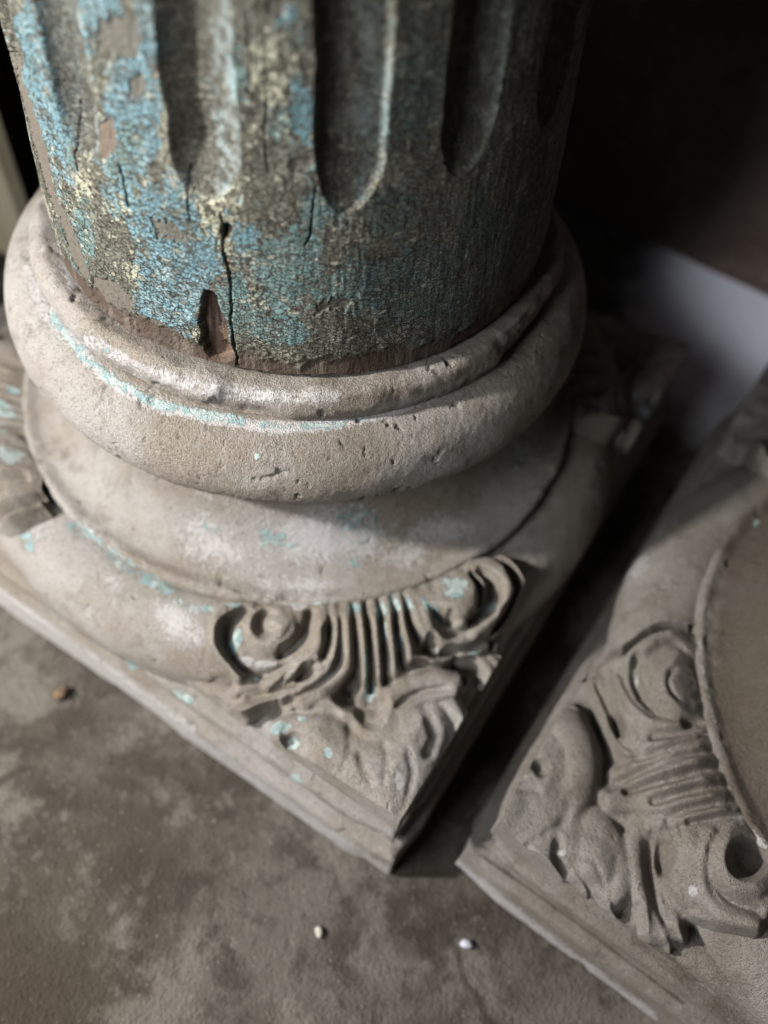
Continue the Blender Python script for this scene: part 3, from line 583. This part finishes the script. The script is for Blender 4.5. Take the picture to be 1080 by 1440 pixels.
    wid = k.ramp(n2, .35, .7, .035, .15)
    crack = k.math('MAXIMUM', k.ramp(e1, k.mul(wid, .35), wid, 1, 0), k.mul(k.ramp(e2, .008, .035, 1, 0), .8)); crack = k.mul(crack, al)
    lost = k.mul(k.mul(k.ramp(k.add(sp.outputs[0], k.mul(k.add(n2, -.5), 1.1)), .76, .84), al), .85)
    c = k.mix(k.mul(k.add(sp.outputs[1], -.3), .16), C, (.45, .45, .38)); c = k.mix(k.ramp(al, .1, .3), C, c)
    c = k.mix(lost, c, k.mix(k.ramp(sp.outputs[2], .68, .9), (.085, .075, .058), (.34, .33, .26)))
    c = k.mix(k.mul(crack, .95), c, (.028, .024, .018))
    c = k.mix(k.mul(k.ramp(n5, .45, .68), .32), c, k.mix(.55, c, (.03, .025, .02)))
    c = k.mix(k.mul(k.ramp(n3, .58, .72), .35), c, k.mix(1., c, (.5, .5, .46), 'SCREEN') if False else k.mix(.22, c, (.5, .49, .44))); c = k.mix(k.mul(k.ramp(n3, .40, .28), .5), c, (.035, .03, .022))
    h = k.add(k.add(k.mul(k.mul(k.ramp(e1, 0, .07), al), .42), k.mul(lost, -.5)), k.add(k.mul(n3, .5), k.add(k.mul(n2, .5), k.mul(n5, .30))))
    k.out(c, .72, k.bump(h, .024, 1), .28)
    return link('wooden_column', me, k.m)
sh = make_shaft()
tag(sh, 'fluted wooden column shaft with crackled and flaking blue, teal and cream paint', 'column')

# ------------------------------------------------------------------ floor, walls and what leans there
def floor_material():
    k = NT('dusty_floor'); P = k.P
    n1 = k.noise(P, .9, 6, .62, dist=.6); n2 = k.noise(P, 3.6, 6, .65, dist=.4); n3 = k.noise(P, 14, 5, .65); n4 = k.noise(P, 60, 3, .7)
    c = k.mix(k.ramp(n1, .36, .64), (.120, .103, .084), (.245, .222, .198)); c = k.mix(k.mul(k.ramp(n2, .46, .60), .8), c, (.092, .080, .066))
    c = k.mix(k.mul(k.ramp(k.noise(P, 2.1, 6, .7), .51, .61), .6), c, (.34, .305, .272)); c = k.mix(k.mul(k.ramp(n3, .55, .72), .5), c, (.28, .25, .225)); c = k.mix(k.mul(k.ramp(n3, .42, .3), .5), c, (.085, .072, .06))
    c = k.mix(1., c, (.50, .495, .485), 'MULTIPLY')
    ck = k.vor(k.warp(k.warp(P, 1.3, .7), 7, .12), .75, 'DISTANCE_TO_EDGE'); ckm = k.mul(k.ramp(ck, .004, .022, 1, 0), k.ramp(k.noise(P, 1.1, 2), .45, .6)); c = k.mix(k.mul(ckm, .7), c, (.04, .033, .026))
    gv = k.vor(P, 48, 'F1'); gc = k.n('ShaderNodeSeparateColor'); k.put(gc.inputs[0], k.vor(P, 48, 'F1', 'Color')); gm = k.mul(k.ramp(gv, .12, .3, 1, 0), k.ramp(gc.outputs[0], .86, .9)); c = k.mix(k.mul(gm, .4), c, (.34, .30, .26))
    # pool of light on the far floor, painted in as a pale patch
    g = k.n('ShaderNodeSeparateXYZ'); k.put(g.inputs[0], P)
    dx = k.mul(k.add(g.outputs[0], -3.3), .9); dy = k.mul(k.add(g.outputs[1], -1.6), .75); dd = k.math('SQRT', k.add(k.mul(dx, dx), k.mul(dy, dy)))
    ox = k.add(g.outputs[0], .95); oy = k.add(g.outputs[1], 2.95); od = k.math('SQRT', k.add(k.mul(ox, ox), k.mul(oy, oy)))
    c = k.mix(k.mul(k.ramp(k.add(od, k.mul(k.add(n2, -.5), .5)), .75, .25), .8), c, (.045, .034, .022))  # soft dark patch: front-left shade painted into the floor colour
    c = k.mix(k.mul(k.ramp(k.add(dd, k.mul(k.add(n2, -.5), .3)), 1.25, .8), .85), c, (.66, .66, .72))
    return k.out(c, .92, k.bump(k.add(k.mul(n3, .7), k.mul(n4, .5)), .028, 1), .15)
def wall_material(name, a, b, c2):
    k = NT(name); P = k.P; n1 = k.noise(P, .8, 6, .65); n2 = k.noise(P, 5, 5, .65); n3 = k.noise(P, 26, 4, .7)
    c = k.mix(k.ramp(n1, .38, .62), a, b); c = k.mix(k.mul(k.ramp(n2, .52, .7), .6), c, c2)
    return k.out(c, .85, k.bump(k.add(n2, k.mul(n3, .4)), .05, 1), .2)
nx = 90; xs = np.linspace(-9, 9, 181); ys = np.linspace(-9, 7, 161); Xg, Yg = np.meshgrid(xs, ys, indexing='ij')
Pf = np.stack([Xg, Yg, np.zeros_like(Xg)], -1); Pf[..., 2] = .022 * (fbm(Pf, .8, 4) - .5) - .004
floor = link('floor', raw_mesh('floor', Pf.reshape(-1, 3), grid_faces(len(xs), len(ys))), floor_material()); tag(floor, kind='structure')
def box_mesh(name, x0, x1, y0, y1, z0, z1, nsub=1, jit=0., bev=.0, seed=0):
    """box with bevelled edges and slightly uneven faces"""
    import bmesh
    bm = bmesh.new(); bmesh.ops.create_cube(bm, size=1)
    for v in bm.verts: v.co = Vector(((x0 + x1) / 2 + v.co.x * (x1 - x0), (y0 + y1) / 2 + v.co.y * (y1 - y0), (z0 + z1) / 2 + v.co.z * (z1 - z0))) * S
    if nsub > 1: bmesh.ops.subdivide_edges(bm, edges=[e for e in bm.edges if e.calc_length() > .3 * max(x1 - x0, y1 - y0, z1 - z0) * S], cuts=nsub, use_grid_fill=True)
    if bev: bmesh.ops.bevel(bm, geom=[e for e in bm.edges if e.calc_face_angle(0) > .5], offset=bev * S, segments=2, affect='EDGES', profile=.6)
    if jit:
        for v in bm.verts:
            n = fbm(np.array([[v.co.x, v.co.y, v.co.z]]) / S, 1.3, 2, off=seed)[0]; v.co += v.co.normalized() * n * jit * S
    me = bpy.data.meshes.new(name); bm.to_mesh(me); bm.free()
    return me
# back wall runs from (1.77,3.04) to (3.24,2.13)
wd = Vector((3.2383 - 1.7659, 2.1327 - 3.0398, 0)).normalized(); wa = math.atan2(wd.y, wd.x); mid = Vector((1.7659, 3.0398, 0)) + wd * 1.0
wn = np.linspace(-7, 7, 120); wz = np.linspace(-.1, 9, 80); WX, WZ = np.meshgrid(wn, wz, indexing='ij'); Pw = np.stack([WX, np.zeros_like(WX), WZ], -1); Pw[..., 1] = .04 * fbm(Pw, .9, 4)
wall = link('wall_back', raw_mesh('wall_back', Pw.reshape(-1, 3), grid_faces(120, 80)), wall_material('brown_wall', (.14, .10, .078), (.22, .165, .13), (.27, .21, .17)))
wall.location = mid * S; wall.rotation_euler = (0, 0, wa); tag(wall, kind='structure')

def wood_material(name, a, b, grain=(.05, .04, .02)):
    k = NT(name); P = k.P; n = k.noise(k.vec(P, (1, 1, .06)), 16, 5, .65, dist=.3); n2 = k.noise(P, 3, 4)
    c = k.mix(k.ramp(n, .35, .65), a, b); c = k.mix(k.mul(k.ramp(n2, .5, .7), .5), c, grain)
    return k.out(c, .75, k.bump(n, .02, 1), .25)
# pale upright batten at the far left and a dark board behind it
pl = link('wooden_batten', box_mesh('wooden_batten', -.32, .17, -.06, .06, 0, 7, bev=.015), wood_material('pale_wood', (.66, .58, .38), (.76, .69, .50), (.46, .38, .25)))
pl.location = Vector((-2.22, 1.62, .0)) * S; pl.rotation_euler = (0, 0, math.radians(-28)); tag(pl, 'pale yellowish timber batten standing upright at the far left edge', 'timber batten')
cr = empty('dark_board', (-2.45, 2.15, 0), math.radians(-14))
link('board', box_mesh('board', -.9, 1.1, -.05, .05, 0, 6.5, bev=.015), wood_material('dark_timber', (.028, .02, .013), (.05, .036, .024)), cr)
tag(cr, 'dark brown board with faint stencil marks standing behind the shaft on the left', 'board')
mk_me = box_mesh('stencil_mark', -.014, .014, -.003, .003, -.05, .05); mm = NT('faded_print'); mm.out((.22, .20, .17), .8); 
for i in range(16):
    if i % 5 == 4: continue
    o = link('stencil_mark', mk_me, mm.m, cr); o.location = Vector((-.12 + (i % 8) * .055, -.056, 1.1 + (i // 8) * .16)) * S

# crumbs of plaster and stone on the floor
def crumb(px, py, r, c, label, seed, fl=.6):
    v = FW + RT * (px - W / 2) / FPX - UP * (py - H / 2) / FPX; t = -CAM[2] / v[2]; q = CAM + v * t
    n = 18; th = np.linspace(0, 2 * np.pi, n, endpoint=False); ph = np.linspace(0, np.pi, 11); A, B = np.meshgrid(th, ph, indexing='ij')
    d = np.stack([np.cos(A) * np.sin(B), np.sin(A) * np.sin(B), np.cos(B)], -1); rr = r * (1 + .5 * fbm(d, 1.3, 3, off=seed))
    P = d * rr[..., None] * np.array([1.15, .85, fl])
    k = NT('crumb'); k.out(k.mix(k.ramp(k.noise(k.P, 30, 3), .4, .6), c, tuple(x * .6 for x in c)), .9, k.bump(k.noise(k.P, 40), .02))
    o = link('plaster_crumb', raw_mesh('plaster_crumb', P.reshape(-1, 3), grid_faces(n, 11, True)), k.m); o.location = Vector((q[0], q[1], r * fl * .75)) * S; o.rotation_euler = (0, 0, seed)
    tag(o, label, 'crumb', 'crumbs lying on the floor')
crumb(86, 976, .034, (.17, .115, .07), 'rusty brown crumb on the floor left of the plinth edge', 1)
crumb(448, 1311, .019, (.48, .45, .40), 'small cream crumb on the floor below the front plinth corner', 2)
crumb(655, 1328, .024, (.52, .52, .60), 'lilac-white crumb on the floor between the two plinths', 3)
